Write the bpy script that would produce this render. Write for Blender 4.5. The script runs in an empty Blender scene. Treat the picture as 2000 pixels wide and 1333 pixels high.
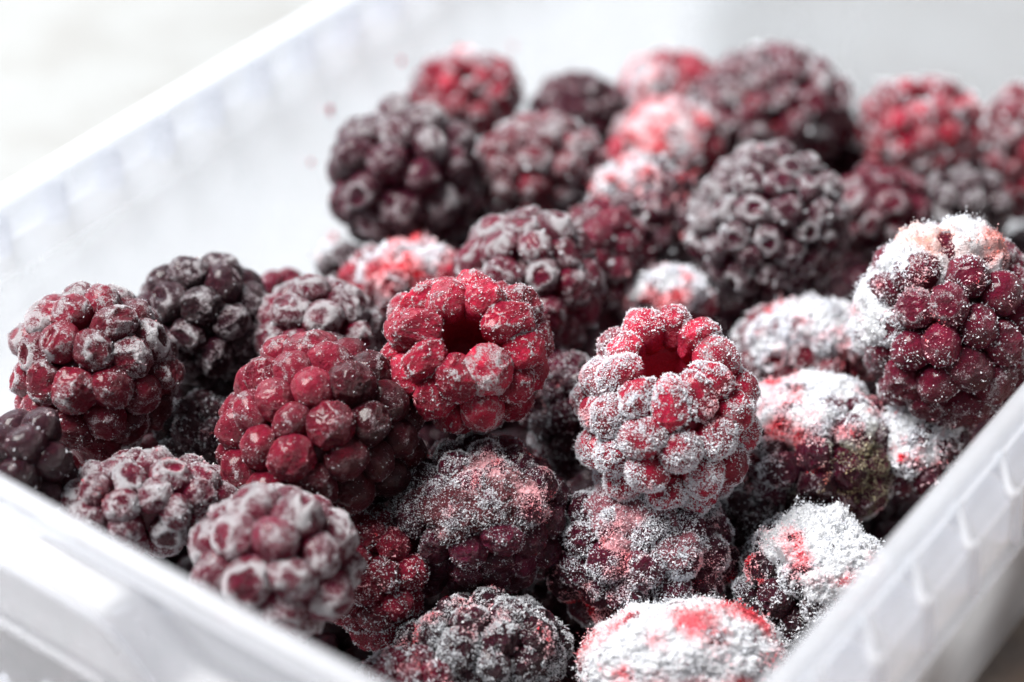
import bpy, bmesh, math, random
import numpy as np
from mathutils import Vector, Matrix

random.seed(7)
RNG = np.random.default_rng(11)
scene = bpy.context.scene
COL = scene.collection

# ------------------------------------------------------------------ camera
FPX = 3945.0                      # focal length in photo pixels (2000 wide)
PITCH = math.radians(36.2)
CAM = np.array([0.0, -0.20, 0.2032])
FOCUS = 0.243
cd = bpy.data.cameras.new('Camera')
cam = bpy.data.objects.new('Camera', cd)
COL.objects.link(cam)
cam.location = CAM
cam.rotation_euler = (math.radians(90) - PITCH, 0, 0)
cd.sensor_width = 36.0
cd.lens = FPX / 2000 * 36
cd.clip_start = 0.005
cd.clip_end = 60
cd.dof.use_dof = True
cd.dof.focus_distance = FOCUS
cd.dof.aperture_fstop = 9.2
cd.dof.aperture_blades = 9
scene.camera = cam
RT = np.array([1.0, 0, 0])
UP = np.array([0, math.sin(PITCH), math.cos(PITCH)])
FW = np.array([0, math.cos(PITCH), -math.sin(PITCH)])

# ------------------------------------------------------------------ world, lamps, exposure
world = bpy.data.worlds.new('World')
scene.world = world
world.use_nodes = True
bg = world.node_tree.nodes['Background']
bg.inputs['Color'].default_value = (0.92, 0.95, 1.0, 1)
bg.inputs['Strength'].default_value = 0.29

def area_lamp(name, loc, target, size, size_y, power, color):
    ld = bpy.data.lights.new(name, 'AREA')
    ld.shape = 'RECTANGLE'
    ld.size, ld.size_y = size, size_y
    ld.energy = power
    ld.color = color
    o = bpy.data.objects.new(name, ld)
    COL.objects.link(o)
    o.location = loc
    d = Vector(target) - Vector(loc)
    o.rotation_euler = d.to_track_quat('-Z', 'Y').to_euler()
    return o

area_lamp('window_light', (-0.74, 0.20, 1.44), (0.0, 0.0, 0.04), 0.80, 0.80, 96.0, (1.0, 0.985, 0.96))
area_lamp('sky_light', (-1.00, 1.40, 0.80), (0.0, 0.0, 0.04), 1.4, 1.4, 40.0, (0.90, 0.95, 1.0))

vs = scene.view_settings
vs.view_transform = 'Standard'
vs.look = 'None'
vs.exposure = 0.0
vs.gamma = 1.0
vs.use_curve_mapping = False
scene.cycles.use_denoising = True
try:
    scene.cycles.denoiser = 'OPENIMAGEDENOISE'
    scene.cycles.denoising_prefilter = 'ACCURATE'
except Exception:
    pass
scene.cycles.use_adaptive_sampling = True
scene.cycles.adaptive_threshold = 0.02
scene.cycles.max_bounces = 12
scene.cycles.diffuse_bounces = 8
scene.cycles.transparent_max_bounces = 24
scene.cycles.sample_clamp_indirect = 6.0

# ------------------------------------------------------------------ small helpers
def ray(u, v):
    return RT * (u - 1000) / FPX + UP * (666.5 - v) / FPX + FW

def sstep(a, b, x):
    x = np.asarray(x, float)
    t = np.clip((x - a) / (b - a), 0, 1)
    return t * t * (3 - 2 * t)

def _hash(ix, iy, iz, seed):
    h = (ix.astype(np.int64) * 374761393 + iy.astype(np.int64) * 668265263 + iz.astype(np.int64) * 2147483647 + int(seed) * 1274126177) & 0xFFFFFFFF
    h = ((h ^ (h >> 13)) * 1274126177) & 0xFFFFFFFF
    h = ((h ^ (h >> 16)) * 2246822519) & 0xFFFFFFFF
    return ((h ^ (h >> 15)) & 0xFFFFFF) / float(0xFFFFFF) * 2 - 1

def vnoise(p, seed=0):
    """smooth value noise in -1..1 for points p (n,3)"""
    i = np.floor(p).astype(np.int64)
    f = p - i
    w = f * f * f * (f * (f * 6 - 15) + 10)
    x, y, z = i[:, 0], i[:, 1], i[:, 2]
    r = 0
    for dx in (0, 1):
        for dy in (0, 1):
            for dz in (0, 1):
                c = _hash(x + dx, y + dy, z + dz, seed)
                r = r + c * (w[:, 0] if dx else 1 - w[:, 0]) * (w[:, 1] if dy else 1 - w[:, 1]) * (w[:, 2] if dz else 1 - w[:, 2])
    return r

def fbm(p, octv=4, seed=0, gain=0.5):
    a, s, t = 1.0, 0.0, 0.0
    for k in range(octv):
        s = s + a * vnoise(p * (2.03 ** k) + 7.13 * k, seed + k)
        t += a
        a *= gain
    return s / t

def ridged(p, octv=3, seed=0):
    a, s, t = 1.0, 0.0, 0.0
    for k in range(octv):
        s = s + a * (1 - 2.0 * np.abs(vnoise(p * (2.1 ** k) + 3.7 * k, seed + k)))
        t += a
        a *= 0.55
    return s / t

def unit(v):
    v = np.asarray(v, float)
    return v / np.linalg.norm(v)

def make_mesh(name, verts, faces, attrs=None, colors=None, smooth=True):
    me = bpy.data.meshes.new(name)
    verts = np.asarray(verts, np.float32)
    faces = np.asarray(faces, np.int32)
    nf, k = faces.shape
    me.vertices.add(len(verts))
    me.vertices.foreach_set('co', verts.ravel())
    me.loops.add(nf * k)
    me.loops.foreach_set('vertex_index', faces.ravel())
    me.polygons.add(nf)
    me.polygons.foreach_set('loop_start', np.arange(0, nf * k, k, dtype=np.int32))
    me.polygons.foreach_set('use_smooth', np.full(nf, smooth, dtype=bool))
    me.update(calc_edges=True)
    for an, av in (attrs or {}).items():
        at = me.attributes.new(an, 'FLOAT', 'POINT')
        at.data.foreach_set('value', np.asarray(av, np.float32))
    for an, av in (colors or {}).items():
        at = me.attributes.new(an, 'FLOAT_COLOR', 'POINT')
        c = np.ones((len(verts), 4), np.float32)
        c[:, :3] = av
        at.data.foreach_set('color', c.ravel())
    return me

def icosphere(sub):
    bm = bmesh.new()
    bmesh.ops.create_icosphere(bm, subdivisions=sub, radius=1.0)
    v = np.array([x.co[:] for x in bm.verts])
    f = np.array([[x.index for x in fc.verts] for fc in bm.faces])
    bm.free()
    return v / np.linalg.norm(v, axis=1)[:, None], f

ICO4, ICO4F = icosphere(4)
ICO5, ICO5F = icosphere(5)
ICO6, ICO6F = icosphere(6)
ICO7, ICO7F = icosphere(7)

def link(name, me, parent=None, loc=(0, 0, 0)):
    o = bpy.data.objects.new(name, me)
    COL.objects.link(o)
    o.location = loc
    if parent is not None:
        o.parent = parent
    return o

def empty(name, loc):
    o = bpy.data.objects.new(name, None)
    o.empty_display_size = 0.004
    COL.objects.link(o)
    o.location = loc
    return o

def tag(o, label, cat, group=None):
    o['label'] = label
    o['category'] = cat
    if group:
        o['group'] = group
    return o

# ------------------------------------------------------------------ materials
class NT:
    def __init__(self, name):
        self.m = bpy.data.materials.new(name)
        self.m.use_nodes = True
        self.t = self.m.node_tree
        self.t.nodes.clear()
        self.out = self.t.nodes.new('ShaderNodeOutputMaterial')
    def n(self, kind, **kw):
        nd = self.t.nodes.new(kind)
        for k, v in kw.items():
            setattr(nd, k, v)
        return nd
    def set(self, nd, **kw):
        for k, v in kw.items():
            key = k.replace('_', ' ')
            s = nd.inputs[key]
            if hasattr(v, 'is_linked') or isinstance(v, bpy.types.NodeSocket):
                self.t.links.new(v, s)
            else:
                s.default_value = v
        return nd
    def l(self, a, b):
        self.t.links.new(a, b)
    def math(self, op, a, b=None, c=None, clamp=False):
        nd = self.n('ShaderNodeMath', operation=op, use_clamp=clamp)
        for i, x in enumerate((a, b, c)):
            if x is None:
                continue
            if isinstance(x, (int, float)):
                nd.inputs[i].default_value = x
            else:
                self.l(x, nd.inputs[i])
        return nd.outputs[0]
    def mixc(self, f, a, b, mode='MIX'):
        nd = self.n('ShaderNodeMix', data_type='RGBA', blend_type=mode)
        for s, x in ((nd.inputs[0], f), (nd.inputs[6], a), (nd.inputs[7], b)):
            if isinstance(x, (int, float)):
                s.default_value = x
            elif isinstance(x, tuple):
                s.default_value = x if len(x) == 4 else (*x, 1)
            else:
                self.l(x, s)
        return nd.outputs[2]
    def noise(self, vec, scale, detail=3.0, rough=0.55, dims='3D', w=None, dist=0.0):
        nd = self.n('ShaderNodeTexNoise', noise_dimensions=dims)
        nd.inputs['Scale'].default_value = scale
        nd.inputs['Detail'].default_value = detail
        nd.inputs['Roughness'].default_value = rough
        nd.inputs['Distortion'].default_value = dist
        if vec is not None:
            self.l(vec, nd.inputs['Vector'])
        if w is not None:
            self.l(w, nd.inputs['W'])
        return nd.outputs[0]
    def ramp(self, x, a, b):
        nd = self.n('ShaderNodeMapRange', interpolation_type='SMOOTHSTEP')
        self.l(x, nd.inputs[0])
        for i, y in ((1, a), (2, b)):
            nd.inputs[i].default_value = y
        return nd.outputs[0]

def mat_drupelet():
    """berry skin: juice-dark flesh with a powder of frost; the object's colour is the flesh, its alpha the amount of frost"""
    N = NT('berry_skin')
    oi = N.n('ShaderNodeObjectInfo')
    tc = N.n('ShaderNodeTexCoord').outputs['Object']
    w = N.math('MULTIPLY', oi.outputs['Random'], 60.0)
    at = N.n('ShaderNodeAttribute', attribute_name='frost').outputs['Fac']
    fine = N.noise(tc, 14.0, 4.0, 0.75, '4D', w)
    mid = N.noise(tc, 2.6, 3.0, 0.6, '4D', w)
    # frost amount
    a = N.math('MULTIPLY_ADD', oi.outputs['Alpha'], 1.30, -1.50)
    s = N.math('MULTIPLY_ADD', at, 1.45, a)
    s = N.math('ADD', s, N.math('MULTIPLY_ADD', mid, 1.5, -0.75))
    s2 = N.math('ADD', s, N.math('MULTIPLY_ADD', fine, 3.6, -1.8))
    film = N.ramp(s, 0.0, 1.0)
    grain = N.ramp(s2, 0.34, 0.86)
    mask = N.math('MULTIPLY_ADD', film, 0.05, N.math('MULTIPLY', grain, 0.80), clamp=True)
    # flesh colour, blotchy
    dark = N.mixc(0.45, oi.outputs['Color'], (0.008, 0.002, 0.004), 'MIX')
    base = N.mixc(N.ramp(N.noise(tc, 1.3, 2.0, 0.5, '4D', w), 0.30, 0.62), dark, oi.outputs['Color'])
    bmp = N.n('ShaderNodeBump')
    bmp.inputs['Strength'].default_value = 0.55
    bmp.inputs['Distance'].default_value = 0.10
    N.l(N.math('ADD', N.math('MULTIPLY', fine, 0.55), N.noise(tc, 5.0, 3.0, 0.6, '4D', w)), bmp.inputs['Height'])
    p = N.n('ShaderNodeBsdfPrincipled')
    N.l(base, p.inputs['Base Color'])
    p.inputs['Roughness'].default_value = 0.30
    p.inputs['IOR'].default_value = 1.36
    p.inputs['Specular IOR Level'].default_value = 0.26
    p.inputs['Subsurface Weight'].default_value = 0.45
    p.inputs['Subsurface Radius'].default_value = (1.0, 0.18, 0.16)
    p.inputs['Subsurface Scale'].default_value = 0.0022
    N.l(bmp.outputs[0], p.inputs['Normal'])
    p.inputs['Coat Weight'].default_value = 0.22
    p.inputs['Coat Roughness'].default_value = 0.16
    bmp2 = N.n('ShaderNodeBump')
    bmp2.inputs['Strength'].default_value = 0.9
    bmp2.inputs['Distance'].default_value = 0.12
    N.l(N.noise(tc, 17.0, 3.0, 0.7, '4D', w), bmp2.inputs['Height'])
    f = N.n('ShaderNodeBsdfPrincipled')
    thin = N.mixc(0.70, (0.42, 0.13, 0.20), oi.outputs['Color'])
    N.l(N.mixc(N.ramp(s2, 0.45, 1.35), thin, (0.88, 0.865, 0.905)), f.inputs['Base Color'])
    f.inputs['Roughness'].default_value = 0.62
    f.inputs['IOR'].default_value = 1.31
    N.l(bmp2.outputs[0], f.inputs['Normal'])
    mx = N.n('ShaderNodeMixShader')
    N.l(mask, mx.inputs[0]); N.l(p.outputs[0], mx.inputs[1]); N.l(f.outputs[0], mx.inputs[2])
    N.l(mx.outputs[0], N.out.inputs[0])
    return N.m

def mat_core():
    N = NT('berry_flesh')
    oi = N.n('ShaderNodeObjectInfo')
    tc = N.n('ShaderNodeTexCoord').outputs['Object']
    p = N.n('ShaderNodeBsdfPrincipled')
    N.l(oi.outputs['Color'], p.inputs['Base Color'])
    p.inputs['Roughness'].default_value = 0.5
    p.inputs['Subsurface Weight'].default_value = 0.4
    p.inputs['Subsurface Radius'].default_value = (1.0, 0.15, 0.12)
    p.inputs['Subsurface Scale'].default_value = 0.003
    b = N.n('ShaderNodeBump')
    b.inputs['Strength'].default_value = 0.6
    b.inputs['Distance'].default_value = 0.0004
    N.l(N.noise(tc, 1800.0, 4.0, 0.6), b.inputs['Height'])
    N.l(b.outputs[0], p.inputs['Normal'])
    N.l(p.outputs[0], N.out.inputs[0])
    return N.m

def mat_ice():
    """loose ice grains, coloured by the juice frozen into them"""
    N = NT('ice_grains')
    at = N.n('ShaderNodeAttribute', attribute_name='tint').outputs['Color']
    p = N.n('ShaderNodeBsdfPrincipled')
    N.l(at, p.inputs['Base Color'])
    p.inputs['Roughness'].default_value = 0.22
    p.inputs['IOR'].default_value = 1.31
    p.inputs['Specular IOR Level'].default_value = 0.6
    t = N.n('ShaderNodeBsdfTranslucent')
    N.l(at, t.inputs['Color'])
    tr = N.n('ShaderNodeBsdfTransparent')
    m1 = N.n('ShaderNodeMixShader'); m1.inputs[0].default_value = 0.42
    N.l(p.outputs[0], m1.inputs[1]); N.l(t.outputs[0], m1.inputs[2])
    m2 = N.n('ShaderNodeMixShader'); m2.inputs[0].default_value = 0.16
    N.l(m1.outputs[0], m2.inputs[1]); N.l(tr.outputs[0], m2.inputs[2])
    N.l(m2.outputs[0], N.out.inputs[0])
    return N.m

def mat_crust():
    """caked frost"""
    N = NT('caked_frost')
    at = N.n('ShaderNodeAttribute', attribute_name='tint').outputs['Color']
    tc = N.n('ShaderNodeTexCoord').outputs['Object']
    p = N.n('ShaderNodeBsdfPrincipled')
    N.l(at, p.inputs['Base Color'])
    p.inputs['Roughness'].default_value = 0.6
    p.inputs['IOR'].default_value = 1.31
    p.inputs['Subsurface Weight'].default_value = 0.25
    p.inputs['Subsurface Radius'].default_value = (1, 0.9, 0.9)
    p.inputs['Subsurface Scale'].default_value = 0.0007
    b = N.n('ShaderNodeBump')
    b.inputs['Strength'].default_value = 1.0
    b.inputs['Distance'].default_value = 0.0005
    N.l(N.math('ADD', N.noise(tc, 4200.0, 3.0, 0.7), N.math('MULTIPLY', N.noise(tc, 1500.0, 3.0, 0.6), 1.3)), b.inputs['Height'])
    N.l(b.outputs[0], p.inputs['Normal'])
    N.l(p.outputs[0], N.out.inputs[0])
    return N.m

def mat_plastic(name, see, tint=(0.80, 0.815, 0.845), rough=0.36):
    """milky polypropylene: each face lets part of the light straight through and scatters the rest"""
    N = NT(name)
    tc = N.n('ShaderNodeTexCoord').outputs['Object']
    d = N.n('ShaderNodeBsdfDiffuse'); d.inputs['Color'].default_value = (*tint, 1)
    t = N.n('ShaderNodeBsdfTranslucent'); t.inputs['Color'].default_value = (*tint, 1)
    m1 = N.n('ShaderNodeMixShader'); m1.inputs[0].default_value = 0.68
    N.l(d.outputs[0], m1.inputs[1]); N.l(t.outputs[0], m1.inputs[2])
    tr = N.n('ShaderNodeBsdfTransparent'); tr.inputs['Color'].default_value = (0.962, 0.968, 0.98, 1)
    m2 = N.n('ShaderNodeMixShader')
    N.l(N.math('MULTIPLY_ADD', N.noise(tc, 60.0, 4.0, 0.6), 0.16, see - 0.08), m2.inputs[0])
    N.l(m1.outputs[0], m2.inputs[1]); N.l(tr.outputs[0], m2.inputs[2])
    g = N.n('ShaderNodeBsdfGlossy'); g.inputs['Roughness'].default_value = rough
    g.inputs['Color'].default_value = (1, 1, 1, 1)
    b = N.n('ShaderNodeBump'); b.inputs['Strength'].default_value = 0.25; b.inputs['Distance'].default_value = 0.0003
    N.l(N.noise(tc, 700.0, 3.0, 0.6), b.inputs['Height'])
    N.l(b.outputs[0], g.inputs['Normal'])
    fr = N.n('ShaderNodeFresnel'); fr.inputs['IOR'].default_value = 1.45
    m3 = N.n('ShaderNodeMixShader')
    N.l(N.math('MULTIPLY', fr.outputs[0], 0.16), m3.inputs[0])
    N.l(m2.outputs[0], m3.inputs[1]); N.l(g.outputs[0], m3.inputs[2])
    N.l(m3.outputs[0], N.out.inputs[0])
    return N.m

def mat_table():
    """pale limewashed board, browner on one side"""
    N = NT('limewashed_board')
    geo = N.n('ShaderNodeNewGeometry').outputs['Position']
    sep = N.n('ShaderNodeSeparateXYZ'); N.l(geo, sep.inputs[0])
    big = N.noise(geo, 9.0, 4.0, 0.6)
    mid = N.noise(geo, 45.0, 5.0, 0.65)
    fine = N.noise(geo, 420.0, 4.0, 0.65)
    # browner side: to the front right of the box
    side = N.math('ADD', N.math('MULTIPLY', sep.outputs[0], 0.811), N.math('MULTIPLY', sep.outputs[1], -0.585))
    brownness = N.math('ADD', side, N.math('MULTIPLY_ADD', big, 0.05, -0.025))
    brownness = N.math('ADD', brownness, N.math('MULTIPLY_ADD', mid, 0.03, -0.015))
    brown_mask = N.ramp(brownness, 0.035, 0.065)
    pale = N.mixc(N.ramp(mid, 0.40, 0.68), (0.205, 0.21, 0.21), (0.178, 0.178, 0.174))
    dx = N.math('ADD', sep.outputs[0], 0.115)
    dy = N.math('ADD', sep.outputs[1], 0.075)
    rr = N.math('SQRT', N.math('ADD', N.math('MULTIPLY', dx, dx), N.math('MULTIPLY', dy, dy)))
    shadow_lift = N.ramp(N.math('ADD', rr, N.math('MULTIPLY_ADD', mid, 0.10, -0.05)), 0.15, 0.05)  # paler patch painted in at the near left to offset the tub's shadow
    pale = N.mixc(shadow_lift, pale, N.mixc(N.ramp(mid, 0.40, 0.66), (0.62, 0.61, 0.615), (0.46, 0.45, 0.455)))
    pale = N.mixc(N.ramp(fine, 0.55, 0.8), pale, (0.20, 0.19, 0.195))
    brown = N.mixc(N.ramp(mid, 0.35, 0.65), (0.23, 0.135, 0.09), (0.33, 0.235, 0.165))
    brown = N.mixc(N.ramp(fine, 0.5, 0.8), brown, (0.36, 0.29, 0.22))
    p = N.n('ShaderNodeBsdfPrincipled')
    N.l(N.mixc(brown_mask, pale, brown), p.inputs['Base Color'])
    p.inputs['Roughness'].default_value = 0.62
    b = N.n('ShaderNodeBump'); b.inputs['Strength'].default_value = 0.35; b.inputs['Distance'].default_value = 0.001
    N.l(N.math('ADD', mid, N.math('MULTIPLY', fine, 0.4)), b.inputs['Height'])
    N.l(b.outputs[0], p.inputs['Normal'])
    N.l(p.outputs[0], N.out.inputs[0])
    return N.m

def mat_plain(name, col, rough=0.5, sss=0.0):
    N = NT(name)
    tc = N.n('ShaderNodeTexCoord').outputs['Object']
    p = N.n('ShaderNodeBsdfPrincipled')
    N.l(N.mixc(N.noise(tc, 900.0, 3.0), tuple(c * 0.6 for c in col), col), p.inputs['Base Color'])
    p.inputs['Roughness'].default_value = rough
    p.inputs['Subsurface Weight'].default_value = sss
    p.inputs['Subsurface Scale'].default_value = 0.001
    N.l(p.outputs[0], N.out.inputs[0])
    return N.m

M_SKIN, M_CORE, M_ICE, M_CRUST, M_TABLE = mat_drupelet(), mat_core(), mat_ice(), mat_crust(), mat_table()
M_WALL = mat_plastic('milky_plastic_wall', 0.74)
M_RIM = mat_plastic('milky_plastic_rim', 0.84, (0.76, 0.78, 0.82))
M_SKIRT = mat_plastic('milky_plastic_skirt', 0.88)
M_LIP = mat_plastic('milky_plastic_lip', 0.62, (0.72, 0.735, 0.765))
M_RIB = mat_plastic('milky_plastic_rib', 0.50)

# ------------------------------------------------------------------ table
bm = bmesh.new()
NX = 40
for y in range(NX + 1):
    for x in range(NX + 1):
        bm.verts.new((-1.6 + 3.2 * x / NX, -0.9 + 3.2 * y / NX, 0.0))
bm.verts.ensure_lookup_table()
for y in range(NX):
    for x in range(NX):
        i = y * (NX + 1) + x
        bm.faces.new([bm.verts[j] for j in (i, i + 1, i + NX + 2, i + NX + 1)])
me = bpy.data.meshes.new('table_top')
bm.to_mesh(me); bm.free()
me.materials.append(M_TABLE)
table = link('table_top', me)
table['kind'] = 'structure'

# ------------------------------------------------------------------ the plastic container
RIM_Z = 0.065
ANG = math.radians(54.187)
E1 = np.array([math.cos(ANG), math.sin(ANG)])          # along the long sides, away from the camera
E2 = np.array([math.sin(ANG), -math.cos(ANG)])         # across, from the far-left side to the near-right side
FC = np.array([0.0115771, 0.11881349]) + CAM[:2]       # front corner of the inner rim (before rounding)
BW, BL, CR = 0.12138, 0.212, 0.013
DEPTH = 0.0630

def rim_path():
    """rounded rectangle, counter-clockwise; points carry position, outward normal, side tag, distance along that side"""
    A = FC - E2 * BW      # left corner
    B = FC                # front corner
    C = FC + E1 * BL
    D = A + E1 * BL
    cs = [A, B, C, D]
    out = []
    for k in range(4):
        p, q = cs[k], cs[(k + 1) % 4]
        L = np.linalg.norm(q - p)
        d = (q - p) / L
        nrm = np.array([d[1], -d[0]])
        for t in np.arange(CR, L - CR + 1e-6, (L - 2 * CR) / round((L - 2 * CR) / 0.0012)):
            bow = 0.0009 * (1 - ((t - L / 2) / (L / 2)) ** 2)
            out.append((p + d * t + nrm * bow, nrm, k, t))
        nx = cs[(k + 2) % 4]
        d2 = (nx - q) / np.linalg.norm(nx - q)
        n2 = np.array([d2[1], -d2[0]])
        c = q - d * CR + d2 * CR
        for j in range(1, 10):
            a = j / 10 * math.pi / 2
            nn = nrm * math.cos(a) + n2 * math.sin(a)
            out.append((c + nn * CR, nn, k + 10, 0))
    return out

PATH = rim_path()

def sweep(name, prof, mat, parent):
    """closed cross-section (o outward, h below the rim) carried round the path"""
    rows = []
    for (p, n, k, t) in PATH:
        rows.append([(*(p + n * o), RIM_Z - h) for (o, h) in prof(k, t)])
    m, kk = len(rows), len(rows[0])
    v = np.array(rows).reshape(-1, 3)
    f = [(i * kk + j, i * kk + (j + 1) % kk, ((i + 1) % m) * kk + (j + 1) % kk, ((i + 1) % m) * kk + j) for i in range(m) for j in range(kk)]
    me = make_mesh(name, v, f)
    me.materials.append(mat)
    bmx = bmesh.new(); bmx.from_mesh(me)
    bmesh.ops.recalc_face_normals(bmx, faces=bmx.faces)
    bmx.to_mesh(me); bmx.free()
    return link(name, me, parent)

def mm(*pts):
    return [(a / 1000, b / 1000) for a, b in pts]

def ledge_drop(k, t):
    """front side: the ledge steps down where the lid clip sits"""
    if k == 0:
        return 0.0062 * float(sstep(0.0615, 0.0712, np.array(t)))
    if k in (10, 1):
        return 0.0062 * (1 - float(sstep(0.0, 0.03, np.array(t)))) if k == 1 else 0.0062
    return 0.0

def extra(k, t):
    if k == 0:
        return 0.0013
    if k == 13:
        return 0.0006
    return 0.0

container = empty('plastic_container', (0, 0, 0))
tag(container, 'milky translucent plastic freezer tub with ribbed rim, full of frozen berries', 'container')

def wall_prof(k, t):
    a = []
    hs = [1.2, 6, 12, 12.6, 13.4, 20, 35, 50, 58, 61.5]
    ins = [-0.0, -0.15, -0.3, -0.45, -0.8, -1.1, -1.9, -2.7, -3.2, -5.0]
    inner = list(zip(ins, hs))
    outer = [(o + 0.9, h) for o, h in reversed(inner)]
    return mm(*(inner + outer))
sweep('wall', wall_prof, M_WALL, container)

def lip_prof(k, t):
    return mm((0.0, 1.15), (0.02, 0.5), (0.25, 0.12), (0.7, 0.0), (1.6, -0.05), (2.4, 0.05), (2.85, 0.35), (3.0, 0.9), (2.95, 2.2), (2.1, 2.2), (1.7, 1.3), (0.9, 1.15))
sweep('lip', lip_prof, M_LIP, container)

def ledge_prof(k, t):
    d = ledge_drop(k, t) * 1000
    e = extra(k, t) * 1000
    return mm((2.2, 2.25 + d * 0.2), (2.5, 2.6 + d), (3.2, 2.9 + d), (5.4 + e, 3.1 + d), (6.1 + e, 3.5 + d), (6.3 + e, 4.2 + d), (5.5 + e, 4.2 + d), (5.2 + e, 3.9 + d), (3.0, 3.7 + d), (1.8, 3.3 + d), (1.4, 2.25 + d * 0.2))
sweep('ledge', ledge_prof, M_RIM, container)

def skirt_prof(k, t):
    d = ledge_drop(k, t) * 1000
    e = extra(k, t) * 1000
    b = 12.0 + 0.55 * d
    return mm((6.28 + e, 4.25 + d), (6.9 + e, b - 0.8), (7.5 + e, b - 0.5), (7.6 + e, b), (6.5 + e, b), (6.1 + e, b - 0.7), (5.5 + e, 4.25 + d))
sweep('skirt', skirt_prof, M_SKIRT, container)

# floor of the tub
inner = []
for (p, n, k, t) in PATH[::4]:
    inner.append(p + n * -0.0049)
inner = np.array(inner)
c0 = inner.mean(0)
bm = bmesh.new()
loops = []
for z in (0.0016, 0.0036):
    loops.append([bm.verts.new((*p, z)) for p in inner])
bm.faces.new(loops[1]); bm.faces.new(list(reversed(loops[0])))
for i in range(len(inner)):
    j = (i + 1) % len(inner)
    bm.faces.new((loops[0][i], loops[0][j], loops[1][j], loops[1][i]))
me = bpy.data.meshes.new('floor_panel'); bm.to_mesh(me); bm.free()
me.materials.append(M_WALL)
link('floor_panel', me, container)

# ribs between wall and skirt, each with its own fin on top of the ledge
def rib_mesh():
    # local x outward, y along the wall, z up from the rim plane
    prof = [(1.0, -3.75), (5.4, -3.95), (6.0, -11.2), (4.2, -11.5), (2.2, -10.6), (1.0, -9.6)]
    bm = bmesh.new()
    rows = []
    for y in (-0.65, 0.65):
        rows.append([bm.verts.new((x / 1000, y / 1000, z / 1000)) for x, z in prof])
    bm.faces.new(rows[0]); bm.faces.new(list(reversed(rows[1])))
    for i in range(len(prof)):
        j = (i + 1) % len(prof)
        bm.faces.new((rows[0][i], rows[1][i], rows[1][j], rows[0][j]))
    bmesh.ops.recalc_face_normals(bm, faces=bm.faces)
    bmesh.ops.bevel(bm, geom=list(bm.edges), offset=0.00018, segments=1, affect='EDGES')
    me = bpy.data.meshes.new('rib'); bm.to_mesh(me); bm.free()
    me.materials.append(M_RIB)
    return me

def fin_mesh():
    # an S-shaped fin lying across the ledge
    bm = bmesh.new()
    rings = []
    for s in np.linspace(0, 1, 14):
        x = 2.6 + 3.9 * s
        y = -3.0 * (sstep(0.15, 0.95, s) - 0.5)
        zt = -1.1 - 1.7 * sstep(0.0, 1.0, s)
        zb = -3.3
        wd = 0.75
        rings.append([bm.verts.new((x / 1000, (y + sy * wd) / 1000, z / 1000)) for sy, z in ((-1, zb), (1, zb), (0.8, zt - 0.15), (0.3, zt), (-0.3, zt), (-0.8, zt - 0.15))])
    for a, b in zip(rings[:-1], rings[1:]):
        for i in range(6):
            j = (i + 1) % 6
            bm.faces.new((a[i], a[j], b[j], b[i]))
    bm.faces.new(rings[0]); bm.faces.new(list(reversed(rings[-1])))
    bmesh.ops.recalc_face_normals(bm, faces=bm.faces)
    for f in bm.faces:
        f.smooth = True
    me = bpy.data.meshes.new('fin'); bm.to_mesh(me); bm.free()
    me.materials.append(M_RIB)
    return me

def spur_mesh():
    # tapered bead running down the outside of the skirt
    bm = bmesh.new()
    rings = []
    for s in np.linspace(0, 1, 10):
        z = -3.6 - 7.2 * s
        x = 6.35 + 0.65 * s
        r = 0.32 + 0.5 * s if s < 0.93 else 0.3
        rings.append([bm.verts.new(((x + r * math.cos(a) * 0.8) / 1000, (r * math.sin(a)) / 1000, z / 1000)) for a in np.linspace(0, 2 * math.pi, 9)[:-1]])
    for a, b in zip(rings[:-1], rings[1:]):
        for i in range(8):
            j = (i + 1) % 8
            bm.faces.new((a[i], a[j], b[j], b[i]))
    bm.faces.new(rings[0]); bm.faces.new(list(reversed(rings[-1])))
    bmesh.ops.recalc_face_normals(bm, faces=bm.faces)
    for f in bm.faces:
        f.smooth = True
    me = bpy.data.meshes.new('spur'); bm.to_mesh(me); bm.free()
    me.materials.append(M_RIB)
    return me

RIB, FIN, SPUR = rib_mesh(), fin_mesh(), spur_mesh()
for side in (1, 3):
    sgn = 1 if side == 1 else -1
    base = FC if side == 1 else FC - E2 * BW
    t = 32.9 - 10.35 * 2 if side == 1 else 37.8 - 10.35 * 2
    nrm = E2 * sgn
    while t / 1000 < BL - 0.012:
        bow = 0.0009 * (1 - ((t / 1000 - BL / 2) / (BL / 2)) ** 2)
        p = base + E1 * t / 1000 + nrm * bow
        az = math.atan2(nrm[1], nrm[0])
        meshes = (('rib', RIB), ('fin', FIN), ('spur', SPUR)) if side == 1 else (('rib', RIB),)
        for nm, me in meshes:
            o = link(nm, me, container, (p[0], p[1], RIM_Z))
            o.rotation_euler = (0, 0, az)
        t += 10.35

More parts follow.
